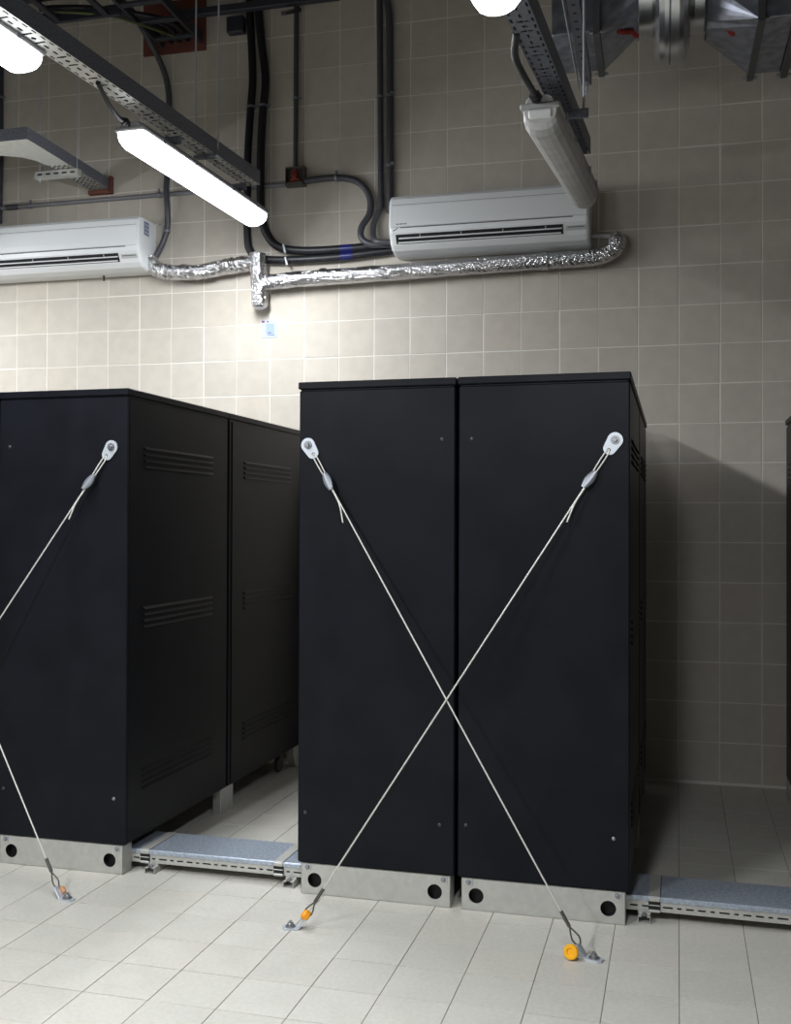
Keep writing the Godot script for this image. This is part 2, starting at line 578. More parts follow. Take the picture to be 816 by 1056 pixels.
# origin: front left bottom corner on the floor, x to the right, -z to the rear
func cabinet(label: String, a0: float, w: float, b_front: float, front: bool, lug_side := 0, CD := 0.905) -> Node3D:
	var t := thing("battery_cabinet", label, "cabinet", fl(a0, 0, b_front), "black battery cabinets in rows")
	t.rotation.y = -ROT
	var y0 := 0.108
	var y1 := 1.775
	var st := mb()
	box(st, Vector3(w / 2, (y0 + y1) / 2, -CD / 2), Vector3(w - 0.008, y1 - y0, CD - 0.01), 0.002)
	part(st, "body", M.black_paint, t)
	# front panel
	st = mb()
	box(st, Vector3(w / 2, (y0 + y1) / 2 - 0.002, -0.006), Vector3(w, y1 - y0 - 0.008, 0.012), 0.0035)
	part(st, "front_panel", M.black_paint, t)
	# side panels leave a recessed strip at the joint between two cabinets
	var z_from := -0.014 if front else -0.034
	var z_to := -CD + (0.034 if front else 0.01)
	for s in [-1, 1]:
		st = mb()
		var xx := 0.0 if s < 0 else w
		box(st, Vector3(xx - s * 0.004, (y0 + y1) / 2 - 0.004, (z_from + z_to) / 2), Vector3(0.008, y1 - y0 - 0.014, absf(z_to - z_from)), 0.0018)
		var sp := part(st, "side_panel", M.black_paint, t)
		for g in [1.585, 0.975, 0.365]:
			for k in 4:
				var lv := louver_mesh()
				var o := place(lv, "louver", M.black_paint, sp)
				o.position = Vector3(xx, g - 0.0235 * k, (z_from + z_to) / 2 + 0.015)
				if s < 0:
					o.rotation.y = PI
	# lid
	st = mb()
	box(st, Vector3(w / 2, 1.7875, -CD / 2 + 0.002), Vector3(w + 0.008, 0.025, CD + 0.006), 0.003)
	part(st, "lid", M.black_paint, t)
	# screws on the front
	if front:
		var sc := [[0.045, 1.59], [w - 0.045, 1.59], [0.028, 0.285], [w - 0.05, 0.279]]
		for i in 4:
			if lug_side == -1 and i == 0 or lug_side == 1 and i == 1:
				continue
			st = mb()
			lathe(st, Vector3(sc[i][0], sc[i][1], 0.0), Vector3(0, 0, 1), [[0.0, 0.0065], [0.002, 0.006], [0.0035, 0.003], [0.0035, 0.0]], 14)
			part(st, "screw", M.bolt_steel if lug_side == 1 and i == 3 else M.steel_dark, t)
		# galvanised plinth with two round openings
		st = mb()
		var px0 := 0.013
		var px1 := w - 0.013
		holed_plate(st, px0, px1, 0.005, y0 - 0.001, -0.002, 0.002, [[px0 + 0.05, 0.05, 0.0255], [px1 - 0.054, 0.05, 0.0255]])
		for s in [-1, 1]:
			box(st, Vector3((px0 + 0.001) if s < 0 else (px1 - 0.001), y0 / 2, -0.035), Vector3(0.002, y0 - 0.003, 0.066))
		box(st, Vector3(w / 2, y0 - 0.002, -0.035), Vector3(px1 - px0, 0.002, 0.066))
		box(st, Vector3(w / 2, 0.003, -0.012), Vector3(px1 - px0, 0.003, 0.02))
		var pl := part(st, "plinth", M.galvanised, t)
		for sx in [px0 + 0.05, px1 - 0.054]:
			st = mb()
			lathe(st, Vector3(sx, 0.05, -0.03), Vector3(0, 0, 1), [[-0.004, 0.0], [-0.004, 0.03], [0.024, 0.03], [0.024, 0.0275], [-0.003, 0.0275], [-0.003, 0.0]], 24)
			part(st, "blanking_cap", M.black_plastic, pl)
		for sx in [px0 + 0.024, px1 - 0.024]:
			st = mb()
			bolt(st, Vector3(sx, 0.094, -0.002), Vector3(0, 0, 1), 0.006, 0.006)
			part(st, "bolt", M.zinc_dull, pl)
			st = mb()
			box(st, Vector3(sx + 0.013, 0.094, -0.0015), Vector3(0.0015, 0.024, 0.0012))
			part(st, "fold", M.zinc_dull, pl)
	# corner feet
	for s in [-1, 1]:
		for e in ([-1] if front else [1, -1]):
			st = mb()
			var fd := 0.065 if (front or e > 0) else 0.11
			var zz := (-CD + fd / 2 - 0.002) if e < 0 else (-fd / 2)
			var xf := 0.022 if s < 0 else w - 0.022
			if not front and e < 0:
				# rear foot of bent plate, narrower below
				var prof := PackedVector2Array([Vector2(-0.055, 0.108), Vector2(0.055, 0.108), Vector2(0.055, 0.07), Vector2(0.02, 0.0), Vector2(-0.055, 0.0)])
				extrude(st, prof, -0.02, 0.02, Transform3D(Basis(Vector3(0, 0, 1), Vector3(0, 1, 0), Vector3(-1, 0, 0)), Vector3(xf, 0, zz)))
			else:
				box(st, Vector3(xf, y0 / 2, zz), Vector3(0.04, y0, fd), 0.002)
			part(st, "foot", M.galvanised, t)
	if not front:
		for s in [-1, 1]:
			st = mb()
			var cx := 0.05 if s < 0 else w - 0.05
			lathe(st, Vector3(cx - 0.012, 0.04, -CD + 0.2), Vector3.RIGHT, [[0.0, 0.0], [0.0, 0.034], [0.004, 0.04], [0.02, 0.04], [0.024, 0.034], [0.024, 0.0]], 20)
			box(st, Vector3(cx, 0.09, -CD + 0.2), Vector3(0.04, 0.036, 0.05), 0.003)
			part(st, "castor", M.castor, t)
	return t

var _louver: ArrayMesh
func louver_mesh() -> ArrayMesh:             # a pressed louvre: flush above, standing proud below
	if _louver == null:
		var st := mb()
		var h := 0.31
		var a := [Vector3(-0.001, 0.008, -h), Vector3(0.007, -0.003, -h + 0.008), Vector3(0.007, -0.0065, -h + 0.008), Vector3(-0.001, -0.0065, -h)]
		var b := []
		for v in a:
			b.append(Vector3(v.x, v.y, -v.z))
		quad(st, a[0], a[1], b[1], b[0], Vector3(1, 1, 0))
		quad(st, a[1], a[2], b[2], b[1], Vector3(1, 0, 0))
		tri(st, a[0], a[1], a[2], Vector3(0, 0, -1))
		tri(st, a[0], a[2], a[3], Vector3(0, 0, -1))
		tri(st, b[0], b[1], b[2], Vector3(0, 0, 1))
		tri(st, b[0], b[2], b[3], Vector3(0, 0, 1))
		_louver = st.commit()
	return _louver

func build_cabinets():
	var bf := CB
	var br := CB - DEPTH - 0.006
	cabinet("black cabinet at the left picture edge, only a dark sliver left of the round-holed plinth", 0.655, 0.611, bf, true, -1)
	cabinet("black cabinet at left, rope lug near its corner, long vented right side facing the gap", 1.28, 0.548, bf, true, 1)
	cabinet("black cabinet behind the left front cabinet, vented side half hidden by the middle pair", 1.28, 0.548, br, false, 0, 0.955)
	cabinet("black cabinet, left one of the middle pair, rope lug at its upper left", 2.502, 0.562, bf, true, -1)
	cabinet("black cabinet, right one of the middle pair, rope lug at its upper right", 3.077, 0.567, bf, true, 1)
	cabinet("black cabinet hidden behind the left one of the middle pair", 2.502, 0.562, br, false)
	cabinet("black cabinet behind the right one of the middle pair, only its narrow right side shows", 3.077, 0.567, br, false)
	cabinet("black cabinet cut by the right picture edge, a thin dark strip near the tiled wall", 4.294, 0.565, br, false)
	cabinet("black cabinet just outside the right picture edge above the metal floor trunking", 4.294, 0.565, bf, true, -1)

# ==================================================================== cable trunking on the floor
func trunking(label: String, a0: float, a1: float, joints: Array, feet: Array):
	var t := thing("floor_trunking", label, "cable trunking", fl(a0, 0, 1.868), "cable trunking between cabinet rows")
	t.rotation.y = -ROT
	var L := a1 - a0
	var W := 0.216
	var yb := 0.031
	var yt := 0.076
	var st := mb()
	# lid with turned-down edge
	box(st, Vector3(L / 2, yt + 0.002, -W / 2), Vector3(L, 0.004, W + 0.006), 0.0015)
	box(st, Vector3(L / 2, yt - 0.006, 0.002), Vector3(L, 0.014, 0.0024), 0.001)
	box(st, Vector3(L / 2, yt - 0.006, -W - 0.002), Vector3(L, 0.014, 0.0024), 0.001)
	part(st, "lid", M.trunk_lid, t)
	# sides with a row of slots
	for s in [0, 1]:
		st = mb()
		var z := -0.001 if s == 0 else -W + 0.001
		var ys0 := 0.044
		var ys1 := 0.0495
		slab(st, 0, L, yb, ys0, z - 0.0008, z + 0.0008)
		slab(st, 0, L, ys1, yt, z - 0.0008, z + 0.0008)
		var x := 0.01
		slab(st, 0, x, ys0, ys1, z - 0.0008, z + 0.0008)
		var k := 0
		var lens := [0.032, 0.014, 0.024, 0.024, 0.014]
		while x < L:
			x += lens[k % 5]
			var x2 := minf(x + 0.014, L)
			if x < L:
				slab(st, x, x2, ys0, ys1, z - 0.0008, z + 0.0008)
			x = x2
			k += 1
		part(st, "side", M.galvanised, t)
	st = mb()
	slab(st, 0, L, yb, yb + 0.002, -W, 0)
	part(st, "base", M.galvanised, t)
	for j in joints:
		var jx: float = j - a0
		st = mb()
		box(st, Vector3(jx, yt - 0.004, 0.005), Vector3(0.036, 0.014, 0.006), 0.002)
		box(st, Vector3(jx, yb + 0.003, 0.005), Vector3(0.036, 0.009, 0.006), 0.002)
		box(st, Vector3(jx, yb + 0.021, 0.0035), Vector3(0.036, 0.003, 0.004), 0.001)
		box(st, Vector3(jx, yt + 0.0045, -W / 2), Vector3(0.036, 0.002, W + 0.008), 0.0008)
		var c := part(st, "coupler", M.galvanised, t)
		st = mb()
		box(st, Vector3(jx, (yb + yt) / 2 - 0.002, 0.002), Vector3(0.038, 0.03, 0.003))
		part(st, "gasket", M.black_plastic, c)
		st = mb()
		box(st, Vector3(jx + 0.0195, yt + 0.0042, -W / 2), Vector3(0.002, 0.001, W + 0.006))
		part(st, "lid_joint", M.black_plastic, c)
	for f in feet:
		var fx: float = f - a0
		st = mb()
		# piece of strut channel, open end towards the front
		slab(st, fx - 0.02, fx + 0.02, 0.0, 0.002, -W, 0.03)
		slab(st, fx - 0.02, fx - 0.018, 0.0, 0.022, -W, 0.03)
		slab(st, fx + 0.018, fx + 0.02, 0.0, 0.022, -W, 0.03)
		slab(st, fx - 0.02, fx - 0.008, 0.020, 0.022, -W, 0.03)
		slab(st, fx + 0.008, fx + 0.02, 0.020, 0.022, -W, 0.03)
		slab(st, fx - 0.02, fx + 0.02, 0.022, 0.031, -W, 0.0)
		var fo := part(st, "strut_foot", M.galvanised, t)
		st = mb()
		bolt(st, Vector3(fx, 0.022, 0.016), Vector3.UP, 0.007, 0.008)
		part(st, "bolt", M.bolt_steel, fo)

func build_floor_trunking():
	trunking("galvanised cable trunking on the floor between the left and middle cabinets", 1.74, 2.74, [1.872, 2.405], [1.905, 2.452])
	trunking("galvanised cable trunking on the floor right of the middle cabinets", 3.56, 4.72, [3.722], [3.69, 4.17])

# ==================================================================== wire rope braces
func brace(label: String, lug: Vector3, anchor: Vector3, tag_mat: Material, tag_kind: int, tail_out: float):
	var t := thing("wire_rope_brace", label, "wire rope", anchor, "wire rope braces crossing the cabinets")
	var o := anchor
	var front := (Basis(Vector3.UP, -ROT) * Vector3(0, 0, 1)).normalized()
	var flat_dir := Vector3(lug.x - anchor.x, 0, lug.z - anchor.z).normalized()
	var ear := anchor + flat_dir * 0.04 + Vector3(0, 0.038, 0)
	var hole := lug + (ear - lug).normalized() * 0.036
	hole += front * (lug - hole).dot(front) + front * 0.004
	var d := (ear - hole).normalized()
	var side := d.cross(front).normalized()
	# lug plate on the cabinet face
	var st := mb()
	var fx := (hole - lug)
	fx = (fx - front * fx.dot(front)).normalized()
	var fy := front.cross(fx).normalized()
	var poly := PackedVector2Array()
	for k in 13:
		var an := PI / 2 + PI * k / 12
		poly.append(Vector2(cos(an) * 0.0255, sin(an) * 0.0255))
	for k in 9:
		var an := -PI / 2 + PI * k / 8
		poly.append(Vector2(0.034 + cos(an) * 0.019, sin(an) * 0.021))
	var fr := Transform3D(Basis(fx, fy, front), lug - o)
	extrude(st, poly, 0.0005, 0.005, fr)
	var lg := part(st, "lug", M.zinc, t)
	st = mb()
	lathe(st, lug - o + front * 0.005, front, [[0.0, 0.015], [0.002, 0.0145], [0.002, 0.0]], 20)
	bolt(st, lug - o + front * 0.007, front, 0.0085, 0.008)
	part(st, "bolt", M.bolt_steel, lg)
	st = mb()
	lathe(st, lug - o + fx * 0.038 + front * 0.0052, front, [[0.0, 0.006], [0.0006, 0.006], [0.0006, 0.0]], 14)
	part(st, "eye", M.black_plastic, lg)
	# rope: two strands to the clamp, then one strand down to the sleeve near the floor
	var c0 := hole + d * 0.085
	var c1 := hole + d * 0.150
	var s1 := ear - d * 0.105
	var s2 := ear - d * 0.055
	st = mb()
	for s in [-1.0, 1.0]:
		tube(st, spline([hole - o, hole + d * 0.02 + side * s * 0.006 - o, c0 + side * s * 0.005 - o, c1 + side * s * 0.002 - o], 3), 0.0026, 8)
	tube(st, [c1 - o, (c1 + s1) * 0.5 - o, s1 - o, s2 - o], 0.0028, 8)
	part(st, "rope", M.rope, t)
	st = mb()
	var te := c1 + d * 0.125 + side * tail_out
	tube(st, spline([c1 + side * signf(tail_out) * 0.002 - o, c1 + d * 0.06 + side * tail_out * 0.15 - o, te - o], 4), 0.0028, 8)
	part(st, "tail", M.rope, t)
	# oval clamp
	st = mb()
	var secs := []
	for k in 7:
		var u := k / 6.0
		var ww := 0.0085 + 0.0075 * sin(PI * u)
		var ring := []
		for q in 10:
			var an := TAU * q / 10
			ring.append(c0.lerp(c1, u) - o + side * cos(an) * ww + front * (sin(an) * 0.0075 + 0.004) + side * (u - 0.5) * 0.006)
		secs.append(ring)
	loft(st, secs)
	part(st, "clamp", M.zinc_dull, t)
	# sleeve, loop and floor bracket
	st = mb()
	tube(st, [s1 - o, s2 - o], 0.006, 10)
	part(st, "sleeve", M.rope_sleeve, t)
	st = mb()
	for s in [-1.0, 1.0]:
		tube(st, spline([s2 - o, ear - d * 0.02 + side * s * 0.012 - o, ear + side * s * 0.006 - o], 4), 0.0026, 8)
	part(st, "loop", M.rope_sleeve, t)
	st = mb()
	var ax := flat_dir
	var az := Vector3.UP.cross(ax).normalized()
	var bprof := PackedVector2Array()
	for q in [[-0.034, -0.010], [-0.026, -0.018], [0.018, -0.018], [0.018, 0.018], [-0.026, 0.018], [-0.034, 0.010]]:
		bprof.append(Vector2(q[0], -q[1]))
	extrude(st, bprof, 0.0, 0.006, Transform3D(Basis(ax, -az, Vector3.UP), Vector3(0, 0.0005, 0)))
	var ud := Vector3(ax.x * 0.6, 0.8, ax.z * 0.6).normalized()
	var nd := az.cross(ud).normalized()
	box(st, ax * 0.018 + ud * 0.020 + Vector3(0, 0.003, 0), Vector3(0.028, 0.048, 0.006), 0.0015, Basis(az, ud, nd))
	var br := part(st, "floor_bracket", M.zinc, t)
	st = mb()
	bolt(st, ax * -0.008 + Vector3(0, 0.0065, 0), Vector3.UP, 0.011, 0.011)
	lathe(st, ax * -0.008 + Vector3(0, 0.017, 0), Vector3.UP, [[0.0, 0.006], [0.008, 0.0055], [0.009, 0.0]], 12)
	part(st, "bolt", M.bolt_steel, br)
	st = mb()
	var tp := ear - o
	if tag_kind == 0:                        # round cap standing beside the bracket
		var dirv := Vector3(-0.25, 0.25, 1.0).normalized()
		lathe(st, Vector3(-0.058, 0.0225, 0.012), dirv, [[0.0, 0.0], [0.0, 0.02], [0.003, 0.0225], [0.010, 0.0225], [0.013, 0.020], [0.013, 0.012], [0.010, 0.010], [0.010, 0.0]], 24)
	elif tag_kind == 1:                      # small plastic bush in the eye of the bracket
		lathe(st, tp - nd * 0.002 + ud * 0.004, nd, [[-0.012, 0.0], [-0.012, 0.013], [-0.006, 0.0165], [0.008, 0.0165], [0.012, 0.012], [0.012, 0.0]], 18)
	else:
		box(st, tp - ax * 0.014 - az * 0.012 - Vector3(0, 0.012, 0), Vector3(0.016, 0.026, 0.018), 0.005, Basis(az, ud, nd))
	part(st, "plastic_cap", tag_mat, t)

func on_front(x: float, y: float) -> Vector3:        # point just in front of the cabinet faces
	var p := fl(x + ROT * CB, y, CB + 0.0005)
	return p

func build_braces():
	brace("wire rope from middle pair's upper left lug to the anchor with round yellow cap", on_front(2.503, 1.577), Vector3(3.508, 0, 2.294), M.yellow, 0, 0.024)
	brace("wire rope from middle pair's upper right lug to the anchor with small orange bush", on_front(3.564, 1.577), Vector3(2.563, 0, 2.29), M.orange, 1, -0.014)
	brace("wire rope running down left from the lug on the left cabinet's upper corner", on_front(1.728, 1.582), Vector3(0.74, 0, 2.25), M.orange, 1, -0.014)
	brace("wire rope coming down to the floor anchor with tan clip before the left cabinet", on_front(0.70, 1.577), Vector3(1.718, 0, 2.245), M.tan_clip, 2, 0.014)

# ==================================================================== hanging trays with lights
# U shaped perforated tray; origin under the near end, running along local -z
func tray_parts(t: Node3D, L: float, w: float, h: float, m: Material, base_mat: Material):
	var st := mb()
	var tk := 0.0012
	var hw := w / 2
	# bottom: strips between rows of slots (bars across leave the holes open)
	var e := w * 0.07
	var sl := w * 0.085
	var xs := [-hw, -hw + e, -hw + e + sl, hw - e - sl, hw - e, hw]
	slab(st, xs[0], xs[1], 0, tk, -L, 0)
	slab(st, xs[4], xs[5], 0, tk, -L, 0)
	var z := 0.0
	while z > -L:
		var z2 := maxf(z - 0.022, -L)
		slab(st, xs[1], xs[2], 0, tk, z2, z)
		slab(st, xs[3], xs[4], 0, tk, z2, z)
		z = z2 - 0.028
	# centre band: diamond holes, slots across and pairs of short slots
	var c0: float = xs[2]
	var c1: float = xs[3]
	var g := w * 0.055
	z = 0.0
	var k := 0
	while z > -L + 0.001:
		var step := [0.060, 0.012, 0.116, 0.012][k % 4] as float
		var z2 := maxf(z - step, -L)
		if k % 4 == 0:                       # diamond
			var cz := (z + z2) / 2
			var r := w * 0.13
			slab(st, c0, -r, 0, tk, z2, z)
			slab(st, r, c1, 0, tk, z2, z)
			for sx in [-1.0, 1.0]:
				for sz in [-1.0, 1.0]:
					var e0: float = z if sz > 0 else z2
					quad(st, Vector3(sx * r, 0, cz), Vector3(0, 0, cz + sz * r * 1.2), Vector3(0, 0, e0), Vector3(sx * r, 0, e0), Vector3.DOWN)
		elif k % 4 == 2:                     # two short slots one after the other
			slab(st, c0, -g, 0, tk, z2, z)
			slab(st, g, c1, 0, tk, z2, z)
			slab(st, -g, g, 0, tk, z - 0.018, z)
			slab(st, -g, g, 0, tk, (z + z2) / 2 - 0.012, (z + z2) / 2 + 0.012)
			slab(st, -g, g, 0, tk, z2, minf(z2 + 0.018, z - 0.018))
		else:                                # slot across
			slab(st, c0, c0 + w * 0.12, 0, tk, z2, z)
			slab(st, c1 - w * 0.12, c1, 0, tk, z2, z)
		z = z2
		k += 1
	part(st, "perforated_base", base_mat, t)
	for s in [-1.0, 1.0]:
		st = mb()
		box(st, Vector3(s * (hw - 0.0007), h / 2, -L / 2), Vector3(0.0014, h, L))
		box(st, Vector3(s * (hw - 0.004), h, -L / 2), Vector3(0.008, 0.002, L), 0.0006)
		part(st, "side_rail", m, t)
	for q in [[-0.014, 0.007], [0.004, 0.008], [0.017, 0.006]]:
		st = mb()
		tube(st, [Vector3(q[0], q[1] + tk, -0.02), Vector3(q[0] + 0.004, q[1] + tk, -L / 2), Vector3(q[0], q[1] + tk, -L + 0.03)], q[1], 8)
		part(st, "cable", M.cable, t)

# weatherproof tube light; origin at the near end on the axis, running along local -z
func fixture(t: Node3D, L: float, lit: bool, energy: float, hw := 0.052):
	var secs := []
	for e in [[0.0, 0.86, 0.55], [0.012, 0.95, 0.8], [0.04, 1.0, 1.0], [L - 0.04, 1.0, 1.0], [L - 0.012, 0.95, 0.8], [L, 0.86, 0.55]]:
		var ring := []
		for q in [[-1.0, 0.0], [-0.99, -0.022], [-0.9, -0.042], [-0.66, -0.059], [-0.34, -0.067], [0.0, -0.069], [0.34, -0.067], [0.66, -0.059], [0.9, -0.042], [0.99, -0.022], [1.0, 0.0]]:
			ring.append(Vector3(q[0] * hw * e[1], q[1] * e[2], -e[0]))
		secs.append(ring)
	var st := mb()
	loft(st, secs)
	part(st, "diffuser", M.diffuser_lit_lamp if lit else M.diffuser_off, t)
	st = mb()
	box(st, Vector3(0, 0.009, -L / 2), Vector3(hw * 2.0 + 0.010, 0.018, L + 0.012), 0.005)
	part(st, "rim", M.housing, t)
	st = mb()
	var hs := []
	for e in [[0.0, 0.8], [0.02, 1.0], [L - 0.02, 1.0], [L, 0.8]]:
		var ring := []
		for q in [[-0.047, 0.017], [-0.04, 0.034], [-0.026, 0.042], [0.026, 0.042], [0.04, 0.034], [0.047, 0.017]]:
			ring.append(Vector3(q[0] * hw / 0.052 * e[1], 0.017 + (q[1] - 0.017) * e[1], -e[0]))
		hs.append(ring)
	loft(st, hs)
	part(st, "housing", M.housing, t)
	if not lit:
		st = mb()
		box(st, Vector3(0, -0.014, 0.002), Vector3(0.066, 0.026, 0.01), 0.006)
		part(st, "end_cap", M.end_cap_off, t)
	for z in [0.16, 0.46, L - 0.46, L - 0.16]:
		for s in [-1.0, 1.0]:
			st = mb()
			box(st, Vector3(s * (hw + 0.0065), 0.008, -z), Vector3(0.005, 0.026, 0.02), 0.0015)
			part(st, "clip", M.zinc_dull, t)
	st = mb()
	tube(st, [Vector3(-0.01, 0.03, 0.0), Vector3(-0.01, 0.03, 0.035)], 0.014, 12)
	lathe(st, Vector3(-0.01, 0.03, 0.008), Vector3(0, 0, 1), [[0.0, 0.0], [0.0, 0.018], [0.014, 0.018], [0.014, 0.0]], 6)
	part(st, "cable_gland", M.black_plastic, t)
	if lit:
		for q in [[0.0, hw * 1.5, -0.074, 0.6], [1.0, 0.055, -0.036, 0.2], [-1.0, 0.055, -0.036, 0.2]]:
			var l := AreaLight3D.new()
			l.name = "tube_light"
			l.area_size = Vector2(q[1], L - 0.26)
			l.light_energy = energy * q[3]
			l.light_color = Color(0.97, 0.985, 1.0)
			l.light_size = 0.05
			l.shadow_enabled = true
			l.set("area_range", 30.0)
			t.add_child(l, true)
			var out := Vector3(q[0], -1.0, 0).normalized()
			# area lights shine along their local -z
			var zb := -out
			var yb := Vector3(0, 0, 1)
			var xb := yb.cross(zb).normalized()
			l.basis = Basis(xb, yb, zb)
			l.position = Vector3(q[0] * (hw + 0.006), q[2], -L / 2)

func along(d: Vector3) -> Basis:
	return Basis.looking_at(d.normalized(), Vector3.UP)

func supply_cable(t: Node3D, pts: Array):
	var st := mb()
	tube(st, spline(pts, 6), 0.0095, 8)
	part(st, "supply_cable", M.cable, t)

func hanger(label: String, at: Vector3, top: float, r := 0.004):
	var st := mb()
	tube(st, [Vector3.ZERO, Vector3(0, top - at.y, 0)], r, 8)
	var o := single(st, "hanger_rod", M.zinc, label, "rod", "hanger rods")
	o.position = at

func build_left_line():
	var d := Vector3(0.036, 0.035, -1.0)
	var q := Vector3(1.654, 2.958, 1.982)
	var t := thing("cable_tray", "perforated metal cable tray running above the two bright left tube lights", "cable tray", q - d * 2.0)
	t.basis = along(d)
	tray_parts(t, 3.45, 0.084, 0.07, M.dull_galvanised, M.galvanised)
	# trapeze bracket under the tray
	var st := mb()
	box(st, Vector3(0, -0.007, -2.94), Vector3(0.125, 0.014, 0.034), 0.002)
	part(st, "support_strut", M.dull_galvanised, t)
	var fd := Vector3(0.02, 0.025, -1.0)
	var f := Vector3(1.627, 2.884, 1.66)
	t = thing("tube_light", "lit tube light ending over the left air conditioner, fully in view", "light", f, "tube lights under the trays")
	t.basis = along(fd)
	fixture(t, 1.32, true, LAMP * 0.48, 0.064)
	supply_cable(t, [Vector3(-0.01, 0.03, 0.03), Vector3(-0.012, 0.032, 0.07), Vector3(0.004, 0.048, 0.17), Vector3(0.03, 0.08, 0.29)])
	for z in [0.3, 1.0]:
		st = mb()
		box(st, Vector3(0.03, 0.055, -z), Vector3(0.09, 0.03, 0.024), 0.002)
		part(st, "mounting_clip", M.dull_galvanised, t)
	t = thing("tube_light", "lit tube light cut off by the upper left picture corner", "light", Vector3(1.552, 2.932, 2.25) - fd * 1.31, "tube lights under the trays")
	t.basis = along(fd)
	fixture(t, 1.31, true, LAMP * 0.54, 0.066)
	for z in [0.3, 1.0]:
		st = mb()
		box(st, Vector3(0.03, 0.055, -z), Vector3(0.09, 0.03, 0.024), 0.002)
		part(st, "mounting_clip", M.dull_galvanised, t)
	t = thing("tube_light", "lit tube light outside the left picture edge, above the left air conditioner's hidden end", "light", Vector3(-0.32, 2.90, 0.55) - fd * 1.31, "tube lights under the trays")
	t.basis = along(fd)
	fixture(t, 1.31, true, LAMP * 0.58, 0.064)
	t = thing("tube_light", "lit tube light of the left line, behind the viewer and outside the picture", "light", Vector3(1.5, 2.86, 4.6) + Vector3(0, 0, 1.31), "tube lights under the trays")
	fixture(t, 1.31, true, LAMP * 1.5, 0.064)
	hanger("thin left rod holding the left light tray, hanging over the red wall patch", q + d * 0.93 + Vector3(-0.056, 0.02, 0), RY)
	hanger("thin right rod holding the left light tray, hanging left of the black cables", q + d * 0.93 + Vector3(0.056, 0.02, 0), RY)

const LAMP := 9.0

func build_right_line():
	var d := Vector3(0.018, 0.143, -1.0)
	var q := Vector3(3.405, 2.535, 2.568)
	var t := thing("cable_tray", "perforated metal cable tray at upper right carrying an unlit tube light", "cable tray", q - d * 2.1)
	t.basis = along(d)
	tray_parts(t, 3.16, 0.063, 0.056, M.dull_galvanised, M.dull_galvanised)
	var st := mb()
	box(st, Vector3(0.012, -0.006, -2.12 - 0.38), Vector3(0.13, 0.03, 0.006), 0.001)
	part(st, "support_strut", M.dull_galvanised, t)
	var f := Vector3(3.379, 2.463, 2.563)
	t = thing("tube_light", "unlit dusty tube light before the right air conditioner", "light", f, "tube lights under the trays")
	t.basis = along(d)
	fixture(t, 1.47, false, 0.0)
	supply_cable(t, [Vector3(-0.01, 0.03, 0.03), Vector3(-0.012, 0.034, 0.07), Vector3(-0.02, 0.045, 0.2), Vector3(-0.022, 0.058, 0.32), Vector3(0.0, 0.075, 0.44)])
	t = thing("tube_light", "lit tube light cut off by the top picture edge, left of the right tray", "light", f - d * (0.83 + 1.31) + Vector3(0.026, 0.042, 0), "tube lights under the trays")
	t.basis = along(d)
	fixture(t, 1.31, true, LAMP * 0.33)
	hanger("thin rod holding the right light tray beside the metal duct", q + d * 0.40 + Vector3(0.06, 0.0, 0), RY)

# ==================================================================== air conditioners
func ac_ring(x: float, inset: float) -> Array:
	var pr := [[0.0, 0.0], [0.10, 0.0], [0.145, 0.012], [0.172, 0.034], [0.206, 0.092], [0.211, 0.13], [0.210, 0.235], [0.203, 0.268], [0.185, 0.286], [0.16, 0.292], [0.0, 0.292]]
	var ring := []
	for p in pr:
		var z: float = p[0]
		var y: float = p[1]
		if z > 0.0:
			z -= inset
		y = lerpf(y, 0.146, inset / 0.146)
		ring.append(Vector3(x, y, z))
	return ring

